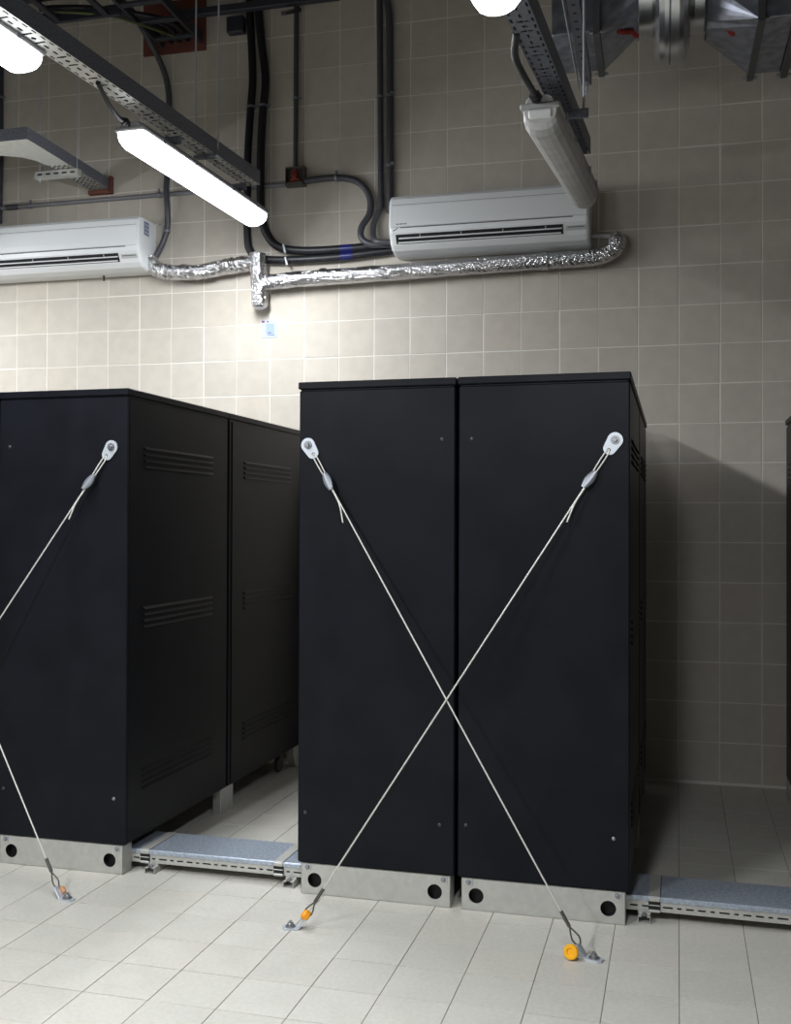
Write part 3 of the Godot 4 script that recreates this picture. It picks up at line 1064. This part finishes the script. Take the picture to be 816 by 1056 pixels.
func air_conditioner(label: String, x0: float, w: float, yb: float, rot: float) -> Node3D:
	var t := thing("air_conditioner", label, "air conditioner", Vector3(x0, yb, 0.002), "wall air conditioners")
	t.rotation.z = rot
	var st := mb()
	loft(st, [ac_ring(0, 0.010), ac_ring(0.006, 0.003), ac_ring(0.016, 0), ac_ring(w - 0.016, 0), ac_ring(w - 0.006, 0.003), ac_ring(w, 0.010)])
	part(st, "casing", M.ac_white, t)
	# hinged front panel, standing a little proud, with seams round it
	st = mb()
	extrude(st, PackedVector2Array([Vector2(-0.209, 0.118), Vector2(-0.2155, 0.122), Vector2(-0.2165, 0.15), Vector2(-0.2155, 0.228), Vector2(-0.209, 0.232)]), 0.012, w - 0.012, Transform3D(Basis(Vector3(0, 0, -1), Vector3(0, 1, 0), Vector3(1, 0, 0)), Vector3.ZERO))
	var fp := part(st, "front_panel", M.ac_white, t)
	st = mb()
	box(st, Vector3(w / 2 - 0.01, 0.1165, 0.2085), Vector3(w - 0.14, 0.0045, 0.007), 0.001)
	box(st, Vector3(0.0385, 0.110, 0.2075), Vector3(0.034, 0.0035, 0.006), 0.001, Basis(Vector3(0, 0, 1), 0.5))
	part(st, "finger_groove", M.ac_seam, fp)
	st = mb()
	box(st, Vector3(w / 2, 0.2355, 0.2085), Vector3(w - 0.03, 0.002, 0.004), 0.0005)
	part(st, "upper_seam", M.ac_seam, fp)
	st = mb()
	for k in 7:
		box(st, Vector3(0.045 + 0.008 * k, 0.134, 0.2162), Vector3(0.0055, 0.0045 if k % 3 else 0.007, 0.001))
	part(st, "maker_mark", M.ac_seam, fp)
	# outlet: a dark opening along the lower front with two blades
	var n := Vector3(0, -0.034, 0.058).normalized()          # the sloping face looks forward and down
	var slope := Vector3(0, 0.058, 0.034).normalized()
	var bs := Basis(Vector3.RIGHT, slope, n)
	var c := Vector3(0, 0.062, 0.1885)
	var ox0 := 0.035
	var ox1 := w - 0.13
	st = mb()
	box(st, Vector3((ox0 + ox1) / 2, c.y, c.z) - n * 0.002, Vector3(ox1 - ox0, 0.05, 0.008), 0.001, bs)
	var ol := part(st, "air_outlet", M.black_plastic, t)
	for k in [-0.006, 0.017]:
		st = mb()
		var lb := Basis(Vector3.RIGHT, Vector3.RIGHT.cross(-n).normalized(), n)
		box(st, Vector3((ox0 + ox1) / 2 + (0.006 if k < 0 else 0.0), c.y, c.z) - slope * k + n * 0.005, Vector3(ox1 - ox0 - 0.02, 0.0055, 0.012), 0.0015, bs)
		part(st, "blade", M.ac_white, ol)
	for k in 4:
		st = mb()
		box(st, Vector3(lerpf(ox0, ox1, (k + 0.6) / 4.0), c.y, c.z) + slope * 0.012 + n * 0.003, Vector3(0.004, 0.02, 0.006), 0.001, bs)
		part(st, "vane", M.ac_trim, ol)
	st = mb()
	box(st, Vector3(w - 0.066, c.y + 0.004, c.z) + n * 0.001, Vector3(0.10, 0.026, 0.004), 0.0015, bs)
	var cp := part(st, "display_panel", M.ac_trim, t)
	st = mb()
	box(st, Vector3(w - 0.066, c.y + 0.004, c.z) + n * 0.0035 + slope * 0.004, Vector3(0.08, 0.004, 0.001), 0.0, bs)
	part(st, "display_strip", M.ac_seam, cp)
	return t

func build_air_conditioners():
	var t := air_conditioner("white wall air conditioner at left picture edge with blue sticker on its end", -0.16, 1.062, 2.722, 0.0)
	# sticker on the end, and the slot where the pipes leave
	var st := mb()
	box(st, Vector3(1.0625, 0.232, 0.118), Vector3(0.0012, 0.076, 0.056))
	var sk := part(st, "sticker", M.sticker_blue, t)
	for k in 3:
		for j in 2:
			st = mb()
			box(st, Vector3(1.0633, 0.209 + 0.022 * k, 0.106 + 0.024 * j), Vector3(0.0008, 0.015, 0.016))
			part(st, "sticker_field", M.sticker_pale, sk)
	st = mb()
	box(st, Vector3(1.060, 0.052, 0.03), Vector3(0.008, 0.045, 0.045), 0.003)
	part(st, "pipe_opening", M.black_plastic, t)
	st = mb()
	tube(st, [Vector3(0.76, 0.0, 0.05), Vector3(0.76, -0.03, 0.05)], 0.006, 8)
	part(st, "drain_stub", M.black_plastic, t)
	air_conditioner("white wall air conditioner at centre behind the unlit tube light", 2.335, 1.03, 2.722, 0.0)

# ==================================================================== pipes, conduits and cables on the wall
func saddle(parent, at: Vector3, r: float, horizontal := false, m: Material = null):
	var st := mb()
	var ax := Vector3.RIGHT if horizontal else Vector3.UP
	lathe(st, at - ax * 0.006, ax, [[0.0, r + 0.001], [0.0, r + 0.004], [0.012, r + 0.004], [0.012, r + 0.001]], 14)
	var sd := Vector3.UP if horizontal else Vector3.RIGHT
	box(st, Vector3(at.x, at.y, 0.003) + sd * (r + 0.01), Vector3(0.012, 0.012, 0.006) + sd * 0.012, 0.001)
	part(st, "saddle_clip", m if m else M.zinc_dull, parent)

func run(called: String, label: String, cat: String, pts: Array, r: float, m: Material, group := "", smooth := true, sides := 12) -> Node3D:
	var base: Vector3 = pts[0]
	var t := thing(called, label, cat, base, group)
	var rel := []
	for p in pts:
		rel.append(p - base)
	var st := mb()
	tube(st, spline(rel, 6) if smooth else rel, r, sides)
	part(st, "pipe" if cat != "cable" else "sheath", m, t)
	return t

func build_pipes_and_cables():
	var z := 0.034
	# two heavy black cables dropping from the ceiling and turning right
	var t := run("power_cable", "left one of two thick black cables dropping beside the left tray and turning right", "cable",
		[Vector3(1.47, 4.5, z), Vector3(1.482, 4.18, z), Vector3(1.502, 3.8, z), Vector3(1.49, 3.6, z), Vector3(1.476, 3.36, z), Vector3(1.474, 3.1, z), Vector3(1.476, 2.9, z), Vector3(1.492, 2.82, z), Vector3(1.55, 2.772, z), Vector3(1.72, 2.752, z), Vector3(2.0, 2.752, z), Vector3(2.20, 2.764, z), Vector3(2.36, 2.775, 0.03)], 0.022, M.cable, "thick black wall cables")
	saddle(t, Vector3(1.494, 3.62, z) - t.position, 0.022)
	var tape_at := Vector3(2.02, 2.753, z) - t.position
	var st := mb()
	tube(st, [tape_at, tape_at + Vector3(0.07, 0.003, 0)], 0.0228, 12)
	part(st, "blue_tape", M.blue_tape, t)
	st = mb()
	box(st, Vector3(1.715, 2.74, 0.06) - t.position, Vector3(0.014, 0.05, 0.012), 0.003, Basis(Vector3(0, 0, 1), 0.25))
	part(st, "cable_tie", M.zinc_dull, t)
	t = run("power_cable", "right one of two thick black cables, sweeping in a wide bend to the right", "cable",
		[Vector3(1.52, 4.5, z), Vector3(1.535, 4.18, z), Vector3(1.553, 3.98, z), Vector3(1.578, 3.77, z), Vector3(1.563, 3.58, z), Vector3(1.552, 3.36, z), Vector3(1.552, 3.12, z), Vector3(1.562, 2.99, z), Vector3(1.60, 2.89, z), Vector3(1.67, 2.825, z), Vector3(1.82, 2.797, z + 0.002), Vector3(2.05, 2.795, z), Vector3(2.22, 2.80, z), Vector3(2.36, 2.80, 0.03)], 0.023, M.cable, "thick black wall cables")
	saddle(t, Vector3(1.566, 3.62, z) - t.position, 0.023)
	tape_at = Vector3(2.02, 2.795, z) - t.position
	st = mb()
	tube(st, [tape_at, tape_at + Vector3(0.07, 0.001, 0)], 0.0238, 12)
	part(st, "blue_tape", M.blue_tape, t)
	st = mb()
	box(st, Vector3(1.705, 2.81, 0.063) - t.position, Vector3(0.014, 0.056, 0.012), 0.003, Basis(Vector3(0, 0, 1), 0.25))
	part(st, "cable_tie", M.zinc_dull, t)
	# thin conduit down to the junction box
	t = run("conduit", "thin grey conduit dropping onto the small junction box with red wires", "conduit", [Vector3(1.753, 4.5, 0.02), Vector3(1.752, 3.25, 0.02)], 0.0135, M.conduit, "grey wall conduits", false)
	saddle(t, Vector3(1.752, 3.65, 0.02) - t.position, 0.0135)
	# junction box
	var jb := thing("junction_box", "small grey junction box with red wiring showing, left of centre on the wall", "junction box", Vector3(1.755, 3.16, 0.0))
	st = mb()
	slab(st, -0.055, 0.055, 0.0, 0.105, 0.001, 0.004)
	slab(st, -0.055, -0.05, 0.0, 0.105, 0.004, 0.045)
	slab(st, 0.05, 0.055, 0.0, 0.105, 0.004, 0.045)
	slab(st, -0.05, 0.05, 0.0, 0.006, 0.004, 0.045)
	slab(st, -0.05, 0.05, 0.099, 0.105, 0.004, 0.045)
	part(st, "back_box", M.box_dark, jb)
	for k in 4:
		st = mb()
		tube(st, spline([Vector3(-0.02 + 0.012 * k, 0.09, 0.02), Vector3(0.01 - 0.01 * k, 0.06, 0.034), Vector3(-0.03 + 0.018 * k, 0.03, 0.028), Vector3(0.03 - 0.018 * k, 0.012, 0.03)], 4), 0.007, 6)
		part(st, "wire", M.red_paint, jb)
	st = mb()
	slab(st, -0.045, 0.045, 0.004, 0.020, 0.030, 0.046)
	part(st, "terminal_strip", M.box_dark, jb)
	# conduit from the left edge to the box
	t = run("conduit", "long level grey conduit running from the left edge to the junction box", "conduit", [Vector3(-0.35, 3.168, 0.022), Vector3(0.6, 3.172, 0.022), Vector3(1.70, 3.176, 0.022)], 0.0125, M.conduit_light, "grey wall conduits", false)
	saddle(t, Vector3(0.10, 3.17, 0.022) - t.position, 0.0125, true)
	saddle(t, Vector3(0.93, 3.174, 0.022) - t.position, 0.0125, true)
	st = mb()
	tube(st, [Vector3(-0.06, 3.17, 0.022) - t.position, Vector3(0.02, 3.17, 0.022) - t.position], 0.017, 12)
	part(st, "coupling", M.conduit, t)
	# flexible conduit, s-shaped
	t = run("conduit", "s-shaped grey conduit from the junction box down behind the centre air conditioner", "conduit",
		[Vector3(1.812, 3.186, 0.026), Vector3(1.94, 3.192, 0.026), Vector3(2.055, 3.18, 0.026), Vector3(2.13, 3.145, 0.026), Vector3(2.18, 3.07, 0.03), Vector3(2.182, 2.98, 0.034), Vector3(2.145, 2.90, 0.06), Vector3(2.148, 2.84, 0.07), Vector3(2.20, 2.80, 0.075), Vector3(2.285, 2.793, 0.07), Vector3(2.37, 2.79, 0.06)], 0.018, M.conduit, "grey wall conduits")
	saddle(t, Vector3(1.99, 3.19, 0.026) - t.position, 0.018, true)
	t = run("conduit", "upright grey conduit, left one of the two above the centre air conditioner", "conduit",
		[Vector3(2.225, 4.5, 0.024), Vector3(2.232, 4.0, 0.024), Vector3(2.238, 3.5, 0.024), Vector3(2.24, 3.06, 0.024), Vector3(2.232, 2.99, 0.03), Vector3(2.208, 2.92, 0.04), Vector3(2.21, 2.85, 0.06), Vector3(2.25, 2.80, 0.12), Vector3(2.36, 2.79, 0.11)], 0.016, M.conduit, "grey wall conduits")
	saddle(t, Vector3(2.236, 3.61, 0.024) - t.position, 0.016)
	st = mb()
	tube(st, [Vector3(2.240, 3.00, 0.026) - t.position, Vector3(2.240, 3.07, 0.024) - t.position], 0.0195, 12)
	part(st, "coupling", M.conduit, t)
	t = run("conduit", "upright grey conduit ending behind the top of the centre air conditioner", "conduit",
		[Vector3(2.21, 4.5, 0.07), Vector3(2.25, 4.25, 0.05), Vector3(2.283, 4.08, 0.034), Vector3(2.288, 3.9, 0.026), Vector3(2.291, 3.4, 0.026), Vector3(2.292, 2.98, 0.026)], 0.019, M.conduit, "grey wall conduits")
	saddle(t, Vector3(2.289, 3.61, 0.026) - t.position, 0.019)
	saddle(t, Vector3(2.291, 3.23, 0.026) - t.position, 0.019)
	# conduit to the left air conditioner
	t = run("conduit", "grey conduit bending down to the right end of the left air conditioner", "conduit",
		[Vector3(0.86, 4.12, 0.16), Vector3(0.945, 3.93, 0.06), Vector3(0.985, 3.75, 0.024), Vector3(0.986, 3.4, 0.024), Vector3(0.988, 3.2, 0.05), Vector3(0.995, 3.08, 0.05), Vector3(0.985, 2.98, 0.03), Vector3(0.955, 2.89, 0.03), Vector3(0.905, 2.80, 0.035)], 0.0165, M.conduit, "grey wall conduits")
	saddle(t, Vector3(0.982, 2.96, 0.03) - t.position, 0.0165)
	saddle(t, Vector3(0.9865, 3.5, 0.024) - t.position, 0.0165)
	# dark blue-grey pipe at the left edge
	t = run("conduit", "dark upright pipe at the extreme left picture edge", "conduit", [Vector3(-0.115, 4.5, 0.024), Vector3(-0.115, 3.20, 0.024), Vector3(-0.13, 3.12, 0.024), Vector3(-0.22, 3.06, 0.024)], 0.022, M.steel_dark, "grey wall conduits")
	saddle(t, Vector3(-0.115, 3.83, 0.024) - t.position, 0.022)
	# foil-wrapped refrigerant pipes
	t = thing("foil_pipe", "crumpled silver foil-wrapped pipe with short drop, linking the two air conditioners along the wall", "pipe", Vector3(0.895, 2.79, 0.06))
	var o := t.position
	st = mb()
	var pts := spline([Vector3(0.89, 2.80, 0.06) - o, Vector3(0.93, 2.745, 0.062) - o, Vector3(1.02, 2.718, 0.062) - o, Vector3(1.2, 2.708, 0.066) - o, Vector3(1.33, 2.727, 0.06) - o, Vector3(1.44, 2.737, 0.055) - o, Vector3(1.555, 2.747, 0.055) - o], 9)
	tube(st, pts, 0.043, 14, 0.10)
	part(st, "wrapped_run", M.foil, t)
	st = mb()
	tube(st, [Vector3(1.556, 2.785, 0.084) - o, Vector3(1.556, 2.74, 0.084) - o, Vector3(1.557, 2.69, 0.075) - o, Vector3(1.558, 2.64, 0.062) - o, Vector3(1.560, 2.59, 0.062) - o, Vector3(1.561, 2.54, 0.061) - o, Vector3(1.561, 2.515, 0.06) - o], 0.046, 14, 0.08)
	lathe(st, Vector3(1.561, 2.517, 0.06) - o, Vector3.DOWN, [[0.0, 0.046], [0.016, 0.043], [0.028, 0.034], [0.036, 0.018], [0.038, 0.0]], 14)
	part(st, "wrapped_drop", M.foil, t)
	st = mb()
	pts = spline([Vector3(1.585, 2.627, 0.062) - o, Vector3(1.8, 2.637, 0.06) - o, Vector3(2.2, 2.643, 0.06) - o, Vector3(2.7, 2.652, 0.06) - o, Vector3(3.1, 2.66, 0.06) - o, Vector3(3.32, 2.662, 0.06) - o, Vector3(3.425, 2.672, 0.06) - o, Vector3(3.482, 2.70, 0.06) - o, Vector3(3.50, 2.735, 0.055) - o, Vector3(3.478, 2.763, 0.05) - o], 11)
	tube(st, pts, 0.043, 14, 0.055)
	part(st, "wrapped_run", M.foil, t)
	for bx in [1.93, 3.13]:
		st = mb()
		lathe(st, Vector3(bx, 2.641 if bx < 2 else 2.66, 0.06) - o, Vector3.RIGHT, [[-0.02, 0.042], [-0.015, 0.048], [0.015, 0.0485], [0.02, 0.042]], 16)
		part(st, "foil_band", M.foil, t)
	st = mb()
	tube(st, spline([Vector3(3.47, 2.765, 0.05) - o, Vector3(3.43, 2.775, 0.05) - o, Vector3(3.36, 2.778, 0.05) - o], 4), 0.013, 10)
	part(st, "bare_pipe", M.ac_trim, t)
	# small printed note on the wall
	t = thing("paper_note", "small pale blue printed note stuck on the tiles below the foil pipe", "note", Vector3(1.593, 2.335, 0.0012))
	st = mb()
	box(st, Vector3(0, 0.05, 0.0006), Vector3(0.096, 0.1, 0.0008))
	part(st, "sheet", M.paper, t)
	st = mb()
	box(st, Vector3(0.008, 0.046, 0.0012), Vector3(0.05, 0.062, 0.0003))
	part(st, "printed_field", M.paper_print, t)
	st = mb()
	box(st, Vector3(-0.034, 0.089, 0.0013), Vector3(0.017, 0.011, 0.0003))
	part(st, "red_mark", M.paper_red, t)
	st = mb()
	box(st, Vector3(-0.006, 0.088, 0.0014), Vector3(0.01, 0.008, 0.0003))
	box(st, Vector3(0.004, 0.026, 0.0014), Vector3(0.018, 0.005, 0.0003))
	box(st, Vector3(0.014, 0.012, 0.0014), Vector3(0.044, 0.003, 0.0003))
	part(st, "dark_print", M.paper_dark, t)

# ==================================================================== small tray into the wall, at left
func build_side_tray():
	var t := thing("cable_tray", "galvanised cable tray with right-angle bend entering the wall above the left air conditioner", "cable tray", Vector3(0.56, 3.23, 0.0))
	var y := 0.0
	var h := 0.062
	# plan outline in (x, z), relative: leg into the wall, bend, leg to the left
	var outer := [Vector2(0.055, 0.0), Vector2(0.055, 0.84), Vector2(-1.6, 0.84)]
	var inner := [Vector2(-0.065, 0.0), Vector2(-0.065, 0.44), Vector2(-0.085, 0.54), Vector2(-0.13, 0.61), Vector2(-0.21, 0.655), Vector2(-0.32, 0.67), Vector2(-1.6, 0.67)]
	var poly := PackedVector2Array()
	for p in outer:
		poly.append(p)
	for i in range(inner.size() - 1, -1, -1):
		poly.append(inner[i])
	# the base keeps clear of the slotted length, which is built of bars
	var st := mb()
	var fr := Transform3D(Basis(Vector3.RIGHT, Vector3(0, 0, 1), Vector3.DOWN), Vector3.ZERO)
	var solid := PackedVector2Array([Vector2(0.055, 0.46), Vector2(0.055, 0.84), Vector2(-1.6, 0.84), Vector2(-1.6, 0.67), Vector2(-0.32, 0.67), Vector2(-0.21, 0.655), Vector2(-0.13, 0.61), Vector2(-0.085, 0.54), Vector2(-0.067, 0.46)])
	extrude(st, solid, -0.0015, 0.0, fr)
	var z := 0.0
	while z < 0.46:
		slab(st, -0.065, 0.055, 0, 0.0015, z, minf(z + 0.018, 0.46))
		z += 0.034
	for xx in [-0.065, -0.035, -0.005, 0.025, 0.047]:
		slab(st, xx, xx + 0.01, 0, 0.0015, 0, 0.46)
	part(st, "base", M.galvanised, t)
	for line in [outer, inner]:
		st = mb()
		for i in line.size() - 1:
			var p: Vector2 = line[i]
			var q: Vector2 = line[i + 1]
			var mid := (p + q) / 2
			var dv := q - p
			box(st, Vector3(mid.x, h / 2, mid.y), Vector3(dv.length() + 0.001, h, 0.0016), 0.0, Basis(Vector3.UP, -atan2(dv.y, dv.x)))
		part(st, "side_rail", M.dull_galvanised, t)
	st = mb()
	slab(st, -0.19, 0.075, -0.04, -0.003, 0.36, 0.40)
	var su := part(st, "support_strut", M.galvanised, t)
	st = mb()
	for k in 5:
		slab(st, -0.17 + 0.05 * k, -0.142 + 0.05 * k, -0.026, -0.017, 0.4005, 0.4012)
	part(st, "strut_slot", M.black_plastic, su)
	hanger("thin left rod of the strut under the small left tray", Vector3(0.395, 3.17, 0.385), RY, 0.003)
	hanger("thin right rod of the strut under the small left tray", Vector3(0.622, 3.17, 0.385), RY, 0.003)
	# red fire seal where the tray meets the wall
	st = mb()
	slab(st, -0.078, 0.066, -0.024, -0.002, 0.0, 0.03)
	slab(st, 0.056, 0.070, -0.024, 0.075, 0.0, 0.03)
	var fs := single(st, "fire_seal", M.firestop, "small red fire seal round the tray end above the left air conditioner", "fire seal")
	fs.position = Vector3(0.56, 3.23, 0.001)

# ==================================================================== dark steelwork under the ceiling at upper left
func build_overhead():
	# ladder tray along x, seen from below
	var t := thing("ladder_tray", "dark cable ladder crossing the upper left corner under the ceiling", "cable tray", Vector3(-1.6, 4.0, 0.46))
	var L := 2.52
	var st := mb()
	for z in [0.0, 0.62]:
		st = mb()
		box(st, Vector3(L / 2, 0.03, z), Vector3(L, 0.06, 0.02), 0.003)
		part(st, "side_rail", M.steel_dark, t)
	for k in 9:
		st = mb()
		box(st, Vector3(0.12 + 0.29 * k, 0.012, 0.31), Vector3(0.035, 0.018, 0.6), 0.002)
		part(st, "rung", M.steel_dark, t)
	st = mb()
	box(st, Vector3(L / 2 - 0.1, 0.056, 0.36), Vector3(L - 0.3, 0.05, 0.4), 0.012)
	part(st, "cable_bed", M.cable, t)
	# branch from the ladder into the wall through the red patch
	t = thing("ladder_tray", "short dark ladder branch running into the red wall patch", "cable tray", Vector3(1.06, 4.02, 0.0))
	for x in [-0.12, 0.12]:
		st = mb()
		box(st, Vector3(x, 0.03, 0.30), Vector3(0.018, 0.06, 0.60), 0.003)
		part(st, "side_rail", M.steel_dark, t)
	for k in 3:
		st = mb()
		box(st, Vector3(0, 0.012, 0.10 + 0.2 * k), Vector3(0.23, 0.018, 0.035), 0.002)
		part(st, "rung", M.steel_dark, t)
	st = mb()
	tube(st, spline([Vector3(-0.55, 0.02, 0.52), Vector3(-0.25, 0.0, 0.45), Vector3(-0.08, -0.01, 0.30), Vector3(0.02, 0.02, 0.05)], 5), 0.007, 6)
	part(st, "green_wire", M.green_wire, t)
	for k in 3:
		st = mb()
		tube(st, spline([Vector3(-0.6, 0.05, 0.40 + 0.05 * k), Vector3(-0.3, 0.045, 0.38 + 0.03 * k), Vector3(-0.07 + 0.05 * k, 0.03, 0.25), Vector3(-0.06 + 0.05 * k, 0.03, 0.02)], 5), 0.016, 8)
		part(st, "cable", M.cable, t)
	# red sealed opening in the wall
	st = mb()
	slab(st, -0.193, 0.193, 0.0, 0.30, 0.0, 0.012)
	var rp := single(st, "fire_seal", M.firestop, "large dark red sealed patch high on the wall behind the hanger rods", "fire seal")
	rp.position = Vector3(1.013, 3.985, 0.001)
	# horizontal channel with raking brace, near the wall
	t = thing("steel_channel", "dark steel channel with raking brace along the top edge above the black cables", "steel channel", Vector3(1.15, 4.10, 0.16))
	st = mb()
	box(st, Vector3(0.42, 0.02, 0), Vector3(0.95, 0.04, 0.04), 0.003)
	part(st, "channel", M.steel_dark, t)
	st = mb()
	box(st, Vector3(0.61, -0.01, -0.05), Vector3(0.03, 0.02, 0.3), 0.002, Basis(Vector3.RIGHT, 0.5))
	part(st, "brace", M.steel_dark, t)
	st = mb()
	box(st, Vector3(0.25, -0.01, -0.13), Vector3(0.10, 0.09, 0.05), 0.004)
	part(st, "bracket", M.steel_dark, t)

# ==================================================================== ventilation duct at upper right
func duct_box(t, x0, x1, y0, y1, z0, z1, called := "duct_section"):
	var st := mb()
	box(st, Vector3(x0 + x1, y0 + y1, z0 + z1) / 2, Vector3(x1 - x0, y1 - y0, z1 - z0), 0.004)
	part(st, called, M.duct_metal, t)

func flange(t, x, y0, y1, z0, z1):
	var st := mb()
	var e := 0.022
	slab(st, x - 0.014, x + 0.014, y0 - e, y0 + 0.002, z0 - e, z1 + e)
	slab(st, x - 0.014, x + 0.014, y1 - 0.002, y1 + e, z0 - e, z1 + e)
	slab(st, x - 0.014, x + 0.014, y0, y1, z0 - e, z0 + 0.002)
	slab(st, x - 0.014, x + 0.014, y0, y1, z1 - 0.002, z1 + e)
	var f := part(st, "flange", M.duct_flange, t)
	for q in [[y0 - 0.012, z1 + 0.012], [y0 - 0.012, z0 - 0.012], [y1 + 0.012, z1 + 0.012]]:
		st = mb()
		tube(st, [Vector3(x - 0.03, q[0], q[1]), Vector3(x + 0.03, q[0], q[1])], 0.007, 8)
		part(st, "bolt", M.zinc_dull, f)
	for yy in [y0 + (y1 - y0) * 0.33, y0 + (y1 - y0) * 0.72]:
		st = mb()
		box(st, Vector3(x, yy, z1 + 0.014), Vector3(0.05, 0.02, 0.022), 0.003)
		part(st, "cleat", M.zinc_dull, f)

func transition(t, x0: float, x1: float, yc: float, zc: float, hy: float, hz: float, r: float):   # square at x0 to round at x1
	var st := mb()
	var N := 32
	var sq := []
	var ci := []
	for k in N:
		var a := TAU * (k + 0.5) / N
		var c := cos(a)
		var s := sin(a)
		var m := maxf(absf(c), absf(s))
		# the four corners of the square take a quarter of the points each
		sq.append(Vector3(x0, yc + hy * signf(s) * (1.0 if absf(s) > 0.38 else absf(s) / 0.38), zc + hz * signf(c) * (1.0 if absf(c) > 0.38 else absf(c) / 0.38)))
		ci.append(Vector3(x1, yc + r * s, zc + r * c))
	for k in N:
		var k2 := (k + 1) % N
		var f: Vector3 = (sq[k] + ci[k] + sq[k2] + ci[k2]) / 4.0 - Vector3((x0 + x1) / 2, yc, zc)
		tri(st, sq[k], ci[k], ci[k2], f)
		tri(st, sq[k], ci[k2], sq[k2], f)
	part(st, "transition", M.duct_metal, t)

func build_ducts():
	var yc := 3.64
	var zc := 0.74
	var t := thing("ventilation_duct", "silver ventilation duct with round inline fan hanging at the upper right", "duct", Vector3(3.76, yc, zc))
	t.position = Vector3.ZERO
	# left rectangular length
	duct_box(t, 3.255, 3.44, 3.39, 3.92, 0.60, 1.0)
	flange(t, 3.445, 3.39, 3.92, 0.60, 1.0)
	transition(t, 3.46, 3.61, 3.655, 0.80, 0.265, 0.20, 0.20)
	var st := mb()
	lathe(st, Vector3(3.605, 3.655, 0.78), Vector3.RIGHT, [[0.0, 0.0], [0.0, 0.205], [0.006, 0.212], [0.012, 0.205], [0.075, 0.205], [0.085, 0.205]], 40)
	part(st, "collar", M.bright_metal, t)
	# fan casing
	st = mb()
	lathe(st, Vector3(3.675, 3.655, 0.76), Vector3.RIGHT, [[0.0, 0.20], [0.0, 0.25], [0.012, 0.292], [0.028, 0.312], [0.05, 0.318], [0.068, 0.318], [0.072, 0.312], [0.076, 0.318], [0.11, 0.318], [0.128, 0.312], [0.144, 0.29], [0.156, 0.25], [0.156, 0.2]], 48)
	var fan := part(st, "fan_casing", M.bright_metal, t)
	st = mb()
	box(st, Vector3(3.76, 3.80, 1.085), Vector3(0.14, 0.10, 0.06), 0.006)
	part(st, "terminal_box", M.duct_flange, fan)
	st = mb()
	lathe(st, Vector3(3.83, 3.655, 0.76), Vector3.RIGHT, [[0.0, 0.205], [0.02, 0.2], [0.06, 0.2], [0.068, 0.208], [0.074, 0.2]], 40)
	part(st, "collar", M.bright_metal, t)
	transition(t, 4.10, 3.90, 3.625, 0.755, 0.27, 0.275, 0.20)
	flange(t, 4.105, 3.355, 3.895, 0.48, 1.03)
	duct_box(t, 4.12, 4.235, 3.355, 3.895, 0.48, 1.03)
	flange(t, 4.25, 3.355, 3.895, 0.48, 1.03)
	duct_box(t, 4.265, 5.2, 3.36, 3.89, 0.485, 1.025)
	# red sealant smears under the two necks
	st = mb()
	for k in 9:
		var a := -1.12 - 0.03 * k
		var rr := 0.222 + 0.018 * absf(k - 6.0) / 3.0
		box(st, Vector3(3.535 + 0.009 * k, 3.655 + rr * sin(a), 0.785 + rr * cos(a)), Vector3(0.02, 0.016, 0.022), 0.004)
	part(st, "sealant", M.red_sealant, t)
	st = mb()
	for k in 9:
		var a := -1.05 - 0.03 * k
		box(st, Vector3(3.925 + 0.010 * k, 3.65 + (0.214 + 0.007 * k) * sin(a), 0.76 + (0.214 + 0.007 * k) * cos(a)), Vector3(0.018, 0.016, 0.026), 0.004)
	part(st, "sealant", M.red_sealant, t)
	# strut under the duct, running towards the viewer
	t = thing("strut_channel", "perforated strut channel with a bright bolt at its end, left of the duct", "strut", Vector3(3.42, 3.06, 1.25))
	st = mb()
	slab(st, -0.02, 0.02, 0.0, 0.002, 0.0, 1.6)
	slab(st, -0.02, -0.018, 0.0, 0.04, 0.0, 1.6)
	slab(st, 0.018, 0.02, 0.0, 0.04, 0.0, 1.6)
	part(st, "channel", M.strut_grey, t)
	st = mb()
	for k in 26:
		lathe(st, Vector3(0, -0.0002, 0.07 + 0.06 * k), Vector3.DOWN, [[0.0, 0.0075], [0.0006, 0.0075], [0.0006, 0.0]], 12)
	part(st, "round_holes", M.black_plastic, t)
	st = mb()
	lathe(st, Vector3(0, 0.0, 0.02), Vector3.DOWN, [[0.0, 0.0], [0.0, 0.014], [0.006, 0.014], [0.006, 0.010], [0.018, 0.010], [0.018, 0.005], [0.045, 0.005], [0.047, 0.0]], 12)
	part(st, "bolt", M.zinc, t)
	st = mb()
	tube(st, [Vector3(-0.03, -0.01, 0.0), Vector3(-0.03, -0.01, 1.6)], 0.004, 8)
	part(st, "side_wire", M.zinc_dull, t)
